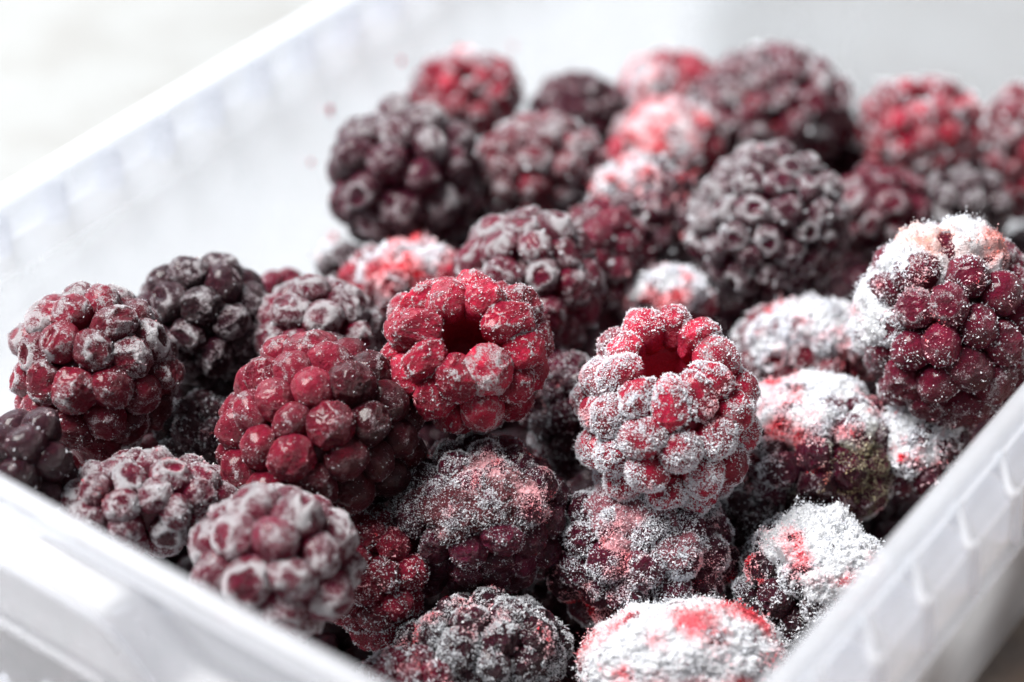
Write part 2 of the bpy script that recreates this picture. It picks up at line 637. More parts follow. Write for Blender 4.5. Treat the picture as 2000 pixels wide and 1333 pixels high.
# ------------------------------------------------------------------ drupelet shapes
def drupelet_variant(kind, seed):
    r = np.random.default_rng(seed)
    n, NF = (ICO4, ICO4F) if kind in ('smooth', 'fold') else (ICO5, ICO5F)
    th = np.arccos(np.clip(n[:, 2], -1, 1))
    ph = np.arctan2(n[:, 1], n[:, 0])
    rad = 1 + 0.10 * fbm(n * 1.3 + r.uniform(-50, 50, 3), 2, seed)
    rad = rad + 0.025 * fbm(n * 5 + r.uniform(-50, 50, 3), 3, seed + 9)
    ex = r.uniform(0.88, 1.12)
    frost = 0.42 + 0.12 * n[:, 2] + 0.40 * fbm(n * 2.3 + r.uniform(-9, 9, 3), 3, seed + 5)
    p = n * rad[:, None]
    # off-centre, lopsided dimple
    off = r.normal(0, 0.17, 2)
    qx, qy = n[:, 0] - off[0], n[:, 1] - off[1]
    sp = r.uniform(0, math.pi)
    ax, ay = qx * math.cos(sp) + qy * math.sin(sp), -qx * math.sin(sp) + qy * math.cos(sp)
    asp = {'ring': r.uniform(0.8, 1.3), 'fold': r.uniform(1.8, 3.2), 'crater': r.uniform(0.8, 1.5)}.get(kind, 1.0)
    dist = np.sqrt((ax * asp) ** 2 + ay ** 2)
    dist = dist * (1 + 0.55 * fbm(n * 2.2 + r.uniform(-9, 9, 3), 3, seed + 3)) + np.where(n[:, 2] < 0, 9, 0)
    depth, rim = 0.0, 0.5
    if kind == 'ring':
        rim = r.uniform(0.40, 0.68); depth = r.uniform(0.06, 0.16)
    elif kind == 'fold':
        rim = r.uniform(0.45, 0.65); depth = r.uniform(0.10, 0.22)
    elif kind == 'crater':
        rim = r.uniform(0.50, 0.74); depth = r.uniform(0.13, 0.24)
    elif kind == 'smooth':
        rim = 0.30; depth = r.uniform(0.0, 0.06)
    elif kind == 'wrinkle':
        rim = 0.5; depth = r.uniform(0.04, 0.14)
    elif kind == 'facet':
        rim = 0.55; depth = r.uniform(0.05, 0.14)
    hole = 1 - sstep(rim * 0.25, rim * 1.15, dist)
    lip = np.exp(-((dist - rim * 1.18) / (rim * 0.28)) ** 2)
    p[:, 2] += -depth * hole + depth * 0.22 * lip
    frost += 0.50 * lip * min(1, depth * 6) - 0.55 * hole * min(1, depth * 5)
    cap = sstep(-0.3, 0.5, n[:, 2])
    if kind in ('wrinkle', 'crater', 'fold', 'ring', 'smooth'):
        amp = {'wrinkle': 0.095, 'crater': 0.06, 'fold': 0.05, 'ring': 0.045, 'smooth': 0.02}[kind]
        w = ridged(p * np.array([1.9, 1.9, 1.9]) + r.uniform(-50, 50, 3), 3, seed + 21)
        p += n * (amp * cap * w)[:, None]
        frost += 0.34 * w * cap
        w2 = ridged(p * 5.2 + r.uniform(-50, 50, 3), 2, seed + 27)
        p += n * (0.22 * amp * cap * w2)[:, None]
        frost += 0.20 * w2 * cap
    if kind == 'facet':
        # chipped ice faces: clip the ball by a few random planes on its outer side
        for _ in range(9):
            d = unit(r.normal(0, 1, 3) + np.array([0, 0, 0.9]))
            h = r.uniform(0.74, 0.92)
            s = p @ d
            p -= d[None, :] * (np.maximum(s - h, 0) * 0.92)[:, None]
        w = ridged(p * 3.0 + r.uniform(-50, 50, 3), 3, seed + 31)
        p += n * (0.045 * cap * w)[:, None]
        w2 = ridged(p * 5.5 + r.uniform(-50, 50, 3), 3, seed + 33)
        p += n * (0.035 * cap * w2)[:, None]
        frost = 0.18 + 0.25 * w + 0.75 * sstep(0.25, 0.75, w2) * sstep(-0.2, 0.5, w)
    if kind in ('rough',):
        w = ridged(p * 2.4 + r.uniform(-50, 50, 3), 4, seed + 41)
        p += n * (0.16 * w)[:, None]
        frost += 0.4 * w
    frost = frost * sstep(-0.25, 0.45, n[:, 2])
    # cells squeeze each other: narrower towards the root
    p[:, :2] *= (0.80 + 0.20 * sstep(-1.0, 0.35, n[:, 2]))[:, None]
    p[:, 0] *= ex
    p[:, 1] /= ex
    p[:, 2] *= 1.04
    me = make_mesh('drupelet_' + kind, p, NF, {'frost': np.clip(frost, 0, 1.3)})
    me.materials.append(M_SKIN)
    # points for ice grains to sit on
    tri = p[NF]
    nn = np.cross(tri[:, 1] - tri[:, 0], tri[:, 2] - tri[:, 0])
    ar = np.linalg.norm(nn, axis=1)
    nn = nn / ar[:, None]
    cz = tri.mean(1)
    fa = frost[NF].mean(1)
    return dict(mesh=me, pts=cz, nrm=nn, area=ar * 0.5, frost=fa, tri=tri)

VAR = {}
for kind, cnt in (('smooth', 9), ('ring', 10), ('fold', 9), ('crater', 6), ('wrinkle', 8), ('facet', 10), ('rough', 6)):
    VAR[kind] = [drupelet_variant(kind, 100 * len(VAR) + 1000 + i) for i in range(cnt)]

# ------------------------------------------------------------------ ice grains
def grains(points, normals, size, rng, lift=0.25, lean=0.75):
    """one shard (a skewed tetrahedron) per point"""
    n = len(points)
    s = size * np.exp(np.clip(rng.normal(-0.08, 0.55, n), -1.3, 0.95))
    needle = rng.uniform(0, 1, n) < 0.12
    d = normals + lean * rng.normal(0, 1, (n, 3))
    d /= np.linalg.norm(d, axis=1)[:, None]
    r = rng.normal(0, 1, (n, 3))
    a = np.cross(d, r); a /= np.linalg.norm(a, axis=1)[:, None] + 1e-9
    b = np.cross(d, a)
    L = s * rng.uniform(0.6, 1.7, n) * np.where(needle, 2.3, 1.0)
    wd = s * rng.uniform(0.35, 0.75, n) * np.where(needle, 0.5, 1.0)
    c = points + normals * (lift * s * (1 + 1.3 * np.abs(rng.normal(0, 1, n))))[:, None]
    v = np.empty((n, 4, 3))
    v[:, 0] = c + d * (L * 0.75)[:, None] + a * (wd * 0.25)[:, None]
    v[:, 1] = c - d * (L * 0.45)[:, None] + a * wd[:, None]
    v[:, 2] = c - d * (L * 0.25)[:, None] + (-a * 0.6 + b * 0.8) * wd[:, None]
    v[:, 3] = c - d * (L * 0.40)[:, None] + (-a * 0.5 - b * 0.9) * wd[:, None]
    i = np.arange(n)[:, None] * 4
    f = np.concatenate([i + np.array([[0, 1, 2]]), i + np.array([[0, 2, 3]]), i + np.array([[0, 3, 1]]), i + np.array([[1, 3, 2]])])
    return v.reshape(-1, 3), f

WHITE = np.array([0.55, 0.56, 0.585])
PINK = np.array([0.66, 0.34, 0.37])
RED = np.array([0.52, 0.035, 0.055])
OCHRE = np.array([0.23, 0.20, 0.115])

def tints(q, stain, seed, rng, mould=None, grey=0.0, ground=None):
    """q: points in berry space scaled to about unit radius"""
    n = len(q)
    f = fbm(q * 1.9 + seed * 1.7, 4, seed + 77) * 1.5 + rng.normal(0, 0.07, n)
    g = fbm(q * 4.1 + seed * 0.7, 3, seed + 78) * 1.3 + rng.normal(0, 0.12, n)
    a = sstep(0.35 - stain, 1.0 - stain, f + 0.45 * g)[:, None]
    b = sstep(0.88 - 0.75 * stain, 1.2 - 0.75 * stain, 0.8 * f + 0.8 * g + rng.normal(0, 0.10, n))[:, None]
    c = (WHITE * (1 - grey) if ground is None else np.asarray(ground)) * (1 - a) + PINK * a
    c = c * (1 - b) + RED * b
    for d, ang, colr in (mould or ()):
        m = sstep(ang + 0.25, ang - 0.15, np.arccos(np.clip((q / np.linalg.norm(q, axis=1)[:, None]) @ unit(d), -1, 1)) + 0.40 * f + 0.12 * g)[:, None]
        oc = np.asarray(colr) * np.exp(0.6 * g + rng.normal(0, 0.22, n))[:, None]
        c = c * (1 - 0.92 * m) + oc * 0.92 * m
    return np.clip(c * np.exp(rng.normal(0, 0.05, (n, 1))), 0, 0.95)

# ------------------------------------------------------------------ berries
FLESH = {
    'black': (0.024, 0.0032, 0.0080),
    'plum': (0.055, 0.0042, 0.0150),
    'wine': (0.110, 0.0050, 0.0200),
    'red': (0.160, 0.0060, 0.0200),
    'rasp': (0.300, 0.0090, 0.0320),
}

def relax_points(N, rng, axis, open_ang):
    k = np.arange(N) + 0.5
    z = 1 - 2 * k / N
    ph = k * 2.399963 + rng.uniform(0, 6.28)
    s = np.sqrt(1 - z * z)
    p = np.stack([s * np.cos(ph), s * np.sin(ph), z], 1)
    p += rng.normal(0, 0.10, p.shape)
    p /= np.linalg.norm(p, axis=1)[:, None]
    ax = unit(axis)
    w = np.exp(rng.normal(0, 0.14, N))
    for it in range(60):
        d = p[:, None, :] - p[None, :, :]
        r2 = (d ** 2).sum(2) + np.eye(N) * 9
        f = (d / (r2 ** 2)[:, :, None] * (w[:, None] * w[None, :])[:, :, None]).sum(1)
        f /= np.linalg.norm(f, axis=1)[:, None] + 1e-9
        p = p + f * 0.030 * (1 - it / 70)
        p /= np.linalg.norm(p, axis=1)[:, None]
        if open_ang > 0:
            c = p @ ax
            bad = c > math.cos(open_ang)
            if bad.any():
                t = p[bad] - c[bad][:, None] * ax
                t /= np.linalg.norm(t, axis=1)[:, None] + 1e-9
                p[bad] = ax * math.cos(open_ang) + t * math.sin(open_ang)
    d = np.linalg.norm(p[:, None] - p[None], axis=2) + np.eye(N) * 9
    near = np.sort(d, axis=1)[:, :4].mean(1)
    return p, near

BERRIES = []
STATS = dict(grains=0, crust=0)

def berry(name, label, cat, u, v, w, h, dd, dp, col, fr, shapes, axis=(0.2, 0.9, 0.3), open_ang=0.0, grain=0.0, gsize=0.22,
          caps=(), stain=0.0, taper=0.0, roll=0.0, lump=0.05, seed=None, mould=None, group=None, grey=0.0, sub=6, colfn=None, depthf=1.0, sink=0.86, frostfn=None, pack=1.0, capt=1.0, rough=1.0, patch=-0.30, pj=0.6, cakebase=None, capg=500):
    seed = seed if seed is not None else 31 * (len(BERRIES) + 1)
    rng = np.random.default_rng(seed)
    dist = 0.248 + dd / 1000
    C = CAM + ray(u, v) * dist
    mpp = dist / FPX
    a, b = w / 2 * mpp, h / 2 * mpp
    c = (a + b) / 2 * depthf
    rd = dp / 2 * mpp
    tow = unit(CAM - C)
    ex = unit(np.cross(UP, tow))
    ey = np.cross(tow, ex)
    cr, sr = math.cos(roll), math.sin(roll)
    ex, ey = ex * cr + ey * sr, -ex * sr + ey * cr
    Bm = np.stack([ex, ey, tow], 1)               # columns: berry axes in the world
    sem = np.array([a, b, c])
    def surf(n, inset):
        """point of the berry's own outline surface in direction n (unit, berry axes), inset metres inside"""
        k = 1 + lump * fbm(n * 1.4 + seed * 3.1, 2, seed)
        s = (sem - inset) * n * k[:, None]
        s[:, 0] *= 1 - taper * n[:, 1]
        s[:, 2] *= 1 - taper * n[:, 1]
        return s
    def nrm(n):
        q = n / sem
        return q / np.linalg.norm(q, axis=1)[:, None]
    base = C - np.array([0, 0, b])
    root = empty(name, base)
    tag(root, label, cat, group)
    ax = unit(axis)
    Rm = (a + b + c) / 3
    N = int(max(12, round(pack * 4 * math.pi * (Rm - 0.35 * rd) ** 2 / (0.80 * (2 * rd) ** 2))))
    P, near = relax_points(N, rng, ax, open_ang)
    # core
    cv = ICO5.copy()
    core = surf(cv, rd * 1.05)
    if open_ang > 0:
        ct = cv @ ax
        ang = np.arccos(np.clip(ct, -1, 1))
        k = 1 - sstep(open_ang * 0.80, open_ang * 0.50, ang) * 1.0
        lat = core - (core @ ax)[:, None] * ax
        axl = (core @ ax)
        axl = axl * k + (1 - k) * (-0.20 * Rm)
        core = axl[:, None] * ax + lat * (0.80 + 0.20 * k)[:, None]
        core += cv * (0.05 * Rm * fbm(cv * 6 + seed, 3, seed))[:, None]
    cme = make_mesh('core', (core @ Bm.T + (C - base)), ICO5F)
    cme.materials.append(M_CORE)
    co = link('core', cme, root)
    fc = np.array(FLESH[col])
    co.color = (*(fc * (1.1 if open_ang > 0 else 0.5)), 1)
    tow_b = np.array([0, 0, 1.0])
    upw = Bm.T @ np.array([0, 0, 1.0])
    pos = surf(P, rd * sink)
    nor = nrm(P)
    gp, gn = [], []
    def cover(n):
        """how much caked frost lies in direction n, 0..1"""
        s = np.zeros(len(n))
        for cdir, cang, _ in caps:
            t = np.arccos(np.clip(n @ unit(cdir), -1, 1))
            s = np.maximum(s, sstep(cang + 0.22, cang - 0.22, t + 0.30 * fbm(n * 3.0 + seed, 3, seed + 2)))
        return s
    kinds = [k for k, cnt in shapes.items() for _ in range(cnt)]
    for i in range(N):
        n = P[i]
        if n[2] < -0.30 and n @ upw < 0.15:
            continue
        kind = kinds[rng.integers(len(kinds))]
        var = VAR[kind][rng.integers(len(VAR[kind]))]
        edge = open_ang > 0 and math.acos(np.clip(n @ ax, -1, 1)) < open_ang + 0.12
        sz = rd * np.clip(near[i] / near.mean(), 0.82, 1.2) * rng.uniform(0.93, 1.08) * 1.0
        zax = unit(nor[i] + rng.normal(0, 0.10, 3))
        if edge:
            zax = unit(zax + 0.25 * ax)
        xr = unit(np.cross(zax, rng.normal(0, 1, 3)))
        if edge:
            xr = unit(np.cross(np.cross(zax, ax), zax))
        yr = np.cross(zax, xr)
        sc = np.array([sz * rng.uniform(0.94, 1.08), sz * rng.uniform(0.94, 1.08), sz * rng.uniform(0.95, 1.12)])
        if edge:
            sc = np.array([sz * 1.22, sz * 0.95, sz * 1.05])
        pl = pos[i] * rng.uniform(0.985, 1.02)
        R = Bm @ np.stack([xr * sc[0], yr * sc[1], zax * sc[2]], 1)
        o = bpy.data.objects.new('drupelet', var['mesh'])
        COL.objects.link(o)
        o.parent = root
        m = np.eye(4); m[:3, :3] = R; m[:3, 3] = Bm @ pl + (C - base)
        o.matrix_basis = Matrix(m.tolist())
        fcol = fc * math.exp(rng.normal(0, 0.22))
        ffr = fr
        if colfn is not None:
            fcol, ffr = colfn(n, fcol, fr, rng)
        o.color = (*np.clip(fcol, 0, 0.8), float(np.clip(ffr + rng.normal(0, 0.10), 0, 1)))
        # ice grains on this drupelet
        if grain > 0:
            dens = grain * (1 if frostfn is None else frostfn(n))
            cv1 = cover(n[None])[0] if caps else 0
            dens = dens * (1 + 0.8 * cv1) + capg * cv1
            wgt = var['area'] * np.clip(var['frost'] - 0.10, 0.0, 2) ** 1.3 * (var['pts'][:, 2] > 0.05) + 1e-9
            npt = int(rng.poisson(dens))
            if npt > 0:
                idx = rng.choice(len(wgt), npt, p=wgt / wgt.sum())
                bc = rng.dirichlet((1, 1, 1), npt)
                q = (var['tri'][idx] * bc[:, :, None]).sum(1)
                Rl = np.stack([xr, yr, zax], 1)
                lp = (q * sc) @ Rl.T + pl
                ln = (var['nrm'][idx] / sc); ln /= np.linalg.norm(ln, axis=1)[:, None]
                ln = ln @ Rl.T
                # patches: grains gather in drifts
                pt = fbm(lp / Rm * 3.2 + seed, 3, seed + 55) + 0.75 * fbm(lp / Rm * 12.0 + seed, 2, seed + 56) + 0.6 * pj * rng.uniform(-1, 1, npt)
                keep = (pt > patch - 0.5 * cv1) & ((ln[:, 2] > -0.30) | (ln @ upw > 0.3))
                # nothing deep in the creases
                keep &= (np.linalg.norm(lp / sem, axis=1) > 0.70)
                gp.append(lp[keep]); gn.append(ln[keep])
    # caked frost
    if caps:
        V, Fa = {5: (ICO5, ICO5F), 6: (ICO6, ICO6F), 7: (ICO7, ICO7F)}[sub]
        cvr = cover(V)
        th = max(t for _, _, t in caps) / 1000
        big = fbm(V * 2.6 + seed * 0.3, 4, seed + 4)
        sm = fbm(V * 9.0 + seed * 0.3, 4, seed + 6, 0.62) + 0.6 * fbm(V * 26.0 + seed, 3, seed + 8, 0.7)
        # the cake follows the lumps below it
        dd_ = np.full(len(V), 9.0)
        for i in range(N):
            dd_ = np.minimum(dd_, np.linalg.norm(V - P[i], axis=1) / near.mean())
        bump = -0.30 * rd * sstep(0.25, 0.62, dd_)
        off = -0.0016 + (th + 0.0016) * cvr + bump * (1 - 0.5 * cvr) + (0.62 * th * big + 0.62 * th * sm * rough) * cvr
        sp = surf(V, 0.0003) + nrm(V) * off[:, None]
        tt = tints(V, stain, seed, rng, mould, grey, cakebase)
        keepf = (cvr[Fa].max(1) > 0.12) & (V[Fa][:, :, 2].max(1) > -0.55)
        me = make_mesh('frost_cake', sp @ Bm.T + (C - base), Fa[keepf], None, {'tint': tt})
        me.materials.append(M_CRUST)
        o = link('frost_cake', me, root)
        STATS['crust'] += int(keepf.sum())
        # grains on the cake
        vis = np.where((cvr > 0.2) & (V[:, 2] > -0.35))[0]
        cnt = int(capt * 7500 * (len(vis) / len(V)) * (Rm / 0.0105) ** 2 * (0.24 / gsize) ** 1.3)
        if len(vis) and cnt:
            id_ = rng.choice(vis, cnt)
            tuft = np.clip(fbm(V[id_] * 7.0 + seed, 3, seed + 12), 0, 1)
            jit = sp[id_] + rng.normal(0, 0.00014, (cnt, 3)) + nrm(V[id_]) * (np.abs(rng.normal(0, 1, cnt)) * (0.00010 + 0.0009 * tuft))[:, None]
            gp.append(jit); gn.append(nrm(V[id_]))
    if gp:
        gp = np.concatenate(gp); gn = np.concatenate(gn)
        if len(gp):
            gv, gf = grains(gp, gn, gsize / 1000, rng)
            tq = np.clip(tints(gp / Rm, stain, seed, rng, mould, grey) * 1.44, 0, 0.92)
            me = make_mesh('ice_crystals', gv @ Bm.T + (C - base), gf, None, {'tint': np.repeat(tq, 4, axis=0)}, smooth=False)
            me.materials.append(M_ICE)
            o = link('ice_crystals', me, root)
            o['kind'] = 'stuff'
            STATS['grains'] += len(gp)
    BERRIES.append((name, C, Rm))
    return root

BB = dict(ring=4, fold=3, wrinkle=3, crater=2, smooth=1)
BBS = dict(smooth=5, ring=2, wrinkle=2, fold=1)
BBR = dict(ring=6, crater=2, fold=2, wrinkle=1)
MESS = dict(rough=5, wrinkle=3, crater=2)
RSP = dict(facet=6, wrinkle=1)
G = 'frozen berries in the tub'

# -- in focus
berry('raspberry', 'bright red raspberry with a dark hollow facing the viewer, chipped clear ice on its lobes', 'raspberry',
      908, 688, 336, 318, 0, 90, 'rasp', 0.76, RSP, axis=(0.0, 0.30, 0.95), open_ang=0.71, grain=520, gsize=0.075, seed=5, depthf=1.0,
      frostfn=lambda n: 0.5 + 1.6 * max(0, n[0] * 0.6 + n[1] * 0.7 - 0.2))
berry('raspberry', 'tall red raspberry crusted with white frost grains, its hollow open at the top', 'raspberry',
      1300, 806, 352, 396, 0, 88, 'rasp', 0.62, dict(smooth=4, facet=3, wrinkle=2), axis=(0.02, 0.70, 0.71), open_ang=0.70, grain=3300, gsize=0.088, pack=0.92, seed=14, taper=0.06,
      stain=-0.05, frostfn=lambda n: 1.15 - 0.75 * sstep(0.35, 0.75, n[1]) - 0.45 * sstep(0.45, 0.9, n[0]))
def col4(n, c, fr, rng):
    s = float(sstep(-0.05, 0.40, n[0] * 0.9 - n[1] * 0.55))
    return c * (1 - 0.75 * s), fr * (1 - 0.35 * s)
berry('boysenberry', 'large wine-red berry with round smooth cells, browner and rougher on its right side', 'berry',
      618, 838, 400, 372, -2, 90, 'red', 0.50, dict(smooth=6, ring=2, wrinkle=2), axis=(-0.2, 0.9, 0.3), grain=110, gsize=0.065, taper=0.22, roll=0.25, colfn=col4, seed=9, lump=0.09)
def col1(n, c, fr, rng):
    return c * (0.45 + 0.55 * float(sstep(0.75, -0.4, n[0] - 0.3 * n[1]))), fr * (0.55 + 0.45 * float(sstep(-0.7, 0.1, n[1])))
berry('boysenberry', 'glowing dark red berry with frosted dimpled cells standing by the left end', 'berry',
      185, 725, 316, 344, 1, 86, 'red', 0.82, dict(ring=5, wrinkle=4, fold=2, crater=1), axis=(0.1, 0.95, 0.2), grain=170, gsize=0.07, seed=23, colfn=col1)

berry('blackberry', 'dark wet blackberry matted with fine ice threads below the bright red raspberry', 'blackberry',
      940, 1015, 345, 310, 2, 72, 'plum', 0.22, MESS, axis=(0.3, 0.8, 0.5), grain=1000, gsize=0.075, lump=0.22, rough=1.9, cakebase=(0.060, 0.007, 0.012), caps=[((0.1, 0.35, 0.9), 0.75, 0.45), ((-0.75, 0.35, 0.5), 0.45, 0.4)], sub=7, capt=1.6, seed=41, stain=0.12, grey=0.1, patch=0.0, pj=0.35,
      frostfn=lambda n: 0.3 + 1.7 * max(0, n[1] * 0.5 + n[2] * 0.5 - 0.25 * abs(n[0])))
berry('blackberry', 'dark berry with pink and red icy crust under the tall frosted raspberry', 'blackberry',
      1252, 1078, 365, 290, 4, 80, 'plum', 0.30, MESS, axis=(0.1, 0.9, 0.4), grain=2400, gsize=0.09, stain=0.42, patch=-0.12, pj=0.4, lump=0.20, rough=1.9, cakebase=(0.20, 0.06, 0.08), caps=[((-0.1, 0.6, 0.7), 0.62, 0.5), ((0.3, 0.1, 0.95), 0.30, 0.4)], capt=2.4, seed=52, sub=7)
berry('blackberry', 'grey-frosted dark blackberry at the bottom beside the snowy one', 'blackberry',
      950, 1268, 330, 210, -6, 76, 'black', 0.35, MESS, axis=(0.1, 0.9, 0.4), grain=2800, gsize=0.105, stain=0.10, patch=-0.08, pj=0.4, lump=0.12, seed=63, grey=0.22)
berry('snow_covered_berry', 'berry buried in white snow with a red-stained crown at the bottom edge', 'berry',
      1335, 1300, 375, 230, -10, 80, 'red', 0.5, MESS, axis=(0.1, 0.9, 0.4), grain=120, gsize=0.11, caps=[((0, 0.5, 0.8), 1.7, 1.2)], stain=0.08, lump=0.12, seed=75, sub=7, capt=1.6, mould=[((0.38, 0.85, 0.36), 0.10, RED), ((0.75, 0.60, 0.3), 0.12, RED), ((-0.92, 0.25, 0.3), 0.06, RED), ((0.1, 0.55, 0.85), 0.02, RED)])
berry('snow_covered_berry', 'dark berry under a jagged white slab of snow beside the near-right rim', 'berry',
      1585, 1150, 300, 285, 0, 74, 'black', 0.28, MESS, axis=(0.1, 0.9, 0.4), grain=1500, gsize=0.105, patch=-0.05, pj=0.4, caps=[((0.35, 0.72, 0.60), 0.95, 1.3), ((-0.45, 0.62, 0.60), 0.30, 0.7)], stain=0.0, lump=0.13, seed=88, sub=7, capt=1.5)

berry('blackberry', 'nearest blackberry, thick grey frost rimming deep dimples, tucked behind the front rim', 'blackberry',
      535, 1100, 330, 306, -18, 102, 'wine', 0.96, dict(ring=5, fold=3, smooth=2, crater=1), axis=(-0.2, 0.9, 0.4), grain=40, gsize=0.09, seed=97)
berry('blackberry', 'low frosted blackberry with cratered cells half hidden by the front-left rim', 'blackberry',
      290, 985, 335, 206, -9, 74, 'wine', 0.96, BBR, axis=(0.2, 0.9, 0.3), grain=260, gsize=0.07, seed=101)
berry('blackberry', 'almost black berry with smooth cells cut by the left edge above the rim', 'blackberry',
      52, 905, 190, 205, -12, 92, 'black', 0.42, BBS, axis=(0.2, 0.9, 0.3), grain=30, gsize=0.12, seed=113)
berry('blackberry', 'matt dark brown blackberry behind the glowing red one at the left wall', 'blackberry',
      398, 628, 278, 262, 15, 80, 'black', 0.70, dict(wrinkle=5, fold=3, ring=3, smooth=2), axis=(-0.2, 0.95, 0.2), seed=127, grain=20, gsize=0.12, lump=0.10)
berry('blackberry', 'purple blackberry with white ring-shaped frost between the dark brown and red ones', 'blackberry',
      618, 660, 256, 236, 14, 80, 'wine', 0.98, BBR, axis=(0.1, 0.9, 0.3), seed=131, grain=30, gsize=0.12)
berry('blackberry', 'small icy black berry deep in the gap below the glowing red one', 'blackberry',
      395, 850, 175, 160, 10, 60, 'black', 0.40, MESS, axis=(0.1, 0.9, 0.3), seed=137, grain=200, gsize=0.1)
berry('blackberry', 'red icy broken berry squeezed beside the nearest blackberry', 'blackberry',
      735, 1130, 190, 280, -2, 66, 'red', 0.40, dict(facet=4, rough=3), axis=(0.1, 0.9, 0.3), seed=139, grain=420, gsize=0.1, stain=0.25, grey=0.1)
berry('blackberry', 'frosty crumbling berry bits at the bottom edge along the front rim', 'blackberry',
      800, 1330, 200, 130, -12, 60, 'wine', 0.70, MESS, axis=(0.1, 0.9, 0.3), seed=149, grain=320, gsize=0.12, stain=0.15)

# -- middle ground
berry('blackberry', 'brown-red blackberry with curled ring cells right behind the bright red raspberry', 'blackberry',
      1030, 560, 290, 300, 22, 76, 'wine', 0.78, dict(crater=6, ring=4, fold=2), axis=(0.1, 0.9, 0.3), seed=151, grain=30, gsize=0.14)
berry('blackberry', 'big round blackberry with one white-frosted cell on top against the far-left wall', 'blackberry',
      786, 348, 290, 296, 46, 84, 'plum', 0.72, dict(smooth=4, ring=3, fold=2, wrinkle=1), axis=(0.1, 0.9, 0.3), seed=163,
      colfn=lambda n, c, fr, rng: (c, fr + 0.35 * float(sstep(0.35, 0.7, n[1] + 0.15 * n[0]))))
berry('boysenberry', 'red berry with whitish frosted cells to the right of the big round blackberry', 'berry',
      1055, 335, 262, 222, 52, 66, 'red', 0.86, dict(smooth=6, ring=1, fold=1), axis=(0.1, 0.9, 0.3), seed=167, grain=30, gsize=0.2)
berry('raspberry', 'red frosted raspberry at the far back touching the left wall', 'raspberry',
      912, 188, 222, 176, 72, 54, 'rasp', 0.66, dict(smooth=3, facet=3, wrinkle=2), axis=(0.1, 0.9, 0.3), seed=173, grain=40, gsize=0.25,
      caps=[((-0.15, 0.95, 0.2), 0.35, 0.5)], stain=0.15, sub=5)
berry('blackberry', 'dull maroon berry at the far back right of the frosted raspberry', 'blackberry',
      1130, 225, 196, 166, 76, 54, 'plum', 0.60, dict(wrinkle=4, smooth=2, fold=2), axis=(0.1, 0.9, 0.3), seed=179)
berry('frosted_berry', 'pale orange-red frosted berry at the far back', 'berry',
      1318, 172, 190, 140, 86, 56, 'rasp', 0.66, dict(wrinkle=4, smooth=2), axis=(0.1, 0.9, 0.3), seed=181, caps=[((-0.6, 0.2, 0.7), 0.55, 0.6)], stain=0.42, sub=5, grain=40, gsize=0.25)
berry('frosted_berry', 'blurred pink and white snowy berry in front of the pale orange-red one', 'berry',
      1305, 290, 230, 190, 66, 60, 'rasp', 0.8, dict(wrinkle=4, smooth=2), axis=(0.1, 0.9, 0.3), seed=191, caps=[((0, 0.5, 0.8), 0.95, 0.6)], stain=0.75, sub=5, gsize=0.3)
berry('frosted_berry', 'white-topped maroon berry left of the dark ring-celled blackberry', 'berry',
      1252, 425, 240, 230, 48, 66, 'plum', 0.66, dict(wrinkle=4, rough=3), axis=(0.1, 0.9, 0.3), seed=193, caps=[((-0.25, 0.75, 0.5), 0.50, 0.8)], stain=0.42, sub=5, gsize=0.28, grain=60)
berry('boysenberry', 'tallest dark red berry at the far back with dusty frost', 'berry',
      1512, 215, 300, 246, 76, 66, 'wine', 0.72, dict(wrinkle=4, smooth=3, fold=2), axis=(0.1, 0.9, 0.3), seed=197, grain=40, gsize=0.3, stain=0.15)
berry('raspberry', 'red hollow-topped raspberry at the far back right', 'raspberry',
      1798, 260, 256, 216, 74, 60, 'rasp', 0.74, dict(smooth=4, wrinkle=3, facet=2), axis=(0.02, 0.80, 0.60), open_ang=0.55, seed=199, grain=60, gsize=0.3, stain=0.1)
berry('boysenberry', 'dark red berry cut off by the right edge at the back', 'berry',
      1995, 300, 170, 256, 70, 58, 'red', 0.66, dict(smooth=4, wrinkle=3), axis=(0.1, 0.9, 0.3), seed=211, grain=30, gsize=0.3)
berry('blackberry', 'round dark blackberry with rows of small white-ringed cells, right of centre', 'blackberry',
      1500, 442, 312, 318, 36, 64, 'plum', 0.84, BBR, axis=(0.1, 0.9, 0.3), seed=223, grain=25, gsize=0.2,
      colfn=lambda n, c, fr, rng: (c, fr + 0.16 * float(sstep(0.2, -0.6, n[0])) - 0.2 * float(sstep(0.1, -0.7, n[1]))))
berry('blackberry', 'maroon ring-celled berry adjoining the round dark blackberry on its right', 'blackberry',
      1715, 415, 205, 180, 50, 68, 'wine', 0.60, BBR, axis=(0.1, 0.9, 0.3), seed=227)
berry('blackberry', 'grey frosted blackberry behind the snow-capped one at the right edge', 'blackberry',
      1882, 400, 190, 140, 52, 66, 'black', 0.88, dict(smooth=4, fold=3, ring=1), axis=(0.1, 0.9, 0.3), seed=229)
berry('boysenberry', 'large maroon berry with a white and orange snow cap at the right edge', 'berry',
      1855, 640, 350, 392, 8, 86, 'wine', 0.50, dict(ring=3, smooth=3, crater=3, wrinkle=2), axis=(0.1, 0.9, 0.3), seed=233, grain=220, gsize=0.11,
      caps=[((-0.42, 0.78, 0.45), 0.46, 1.3), ((0.25, 0.88, 0.40), 0.42, 1.1), ((-0.95, 0.15, 0.25), 0.48, 0.7)], capg=1500, stain=0.05, sub=6, taper=-0.04, mould=[((0.42, 0.80, 0.42), 0.06, np.array([0.50, 0.12, 0.09])), ((-0.1, 0.80, 0.60), 0.14, np.array([0.60, 0.20, 0.13]))])
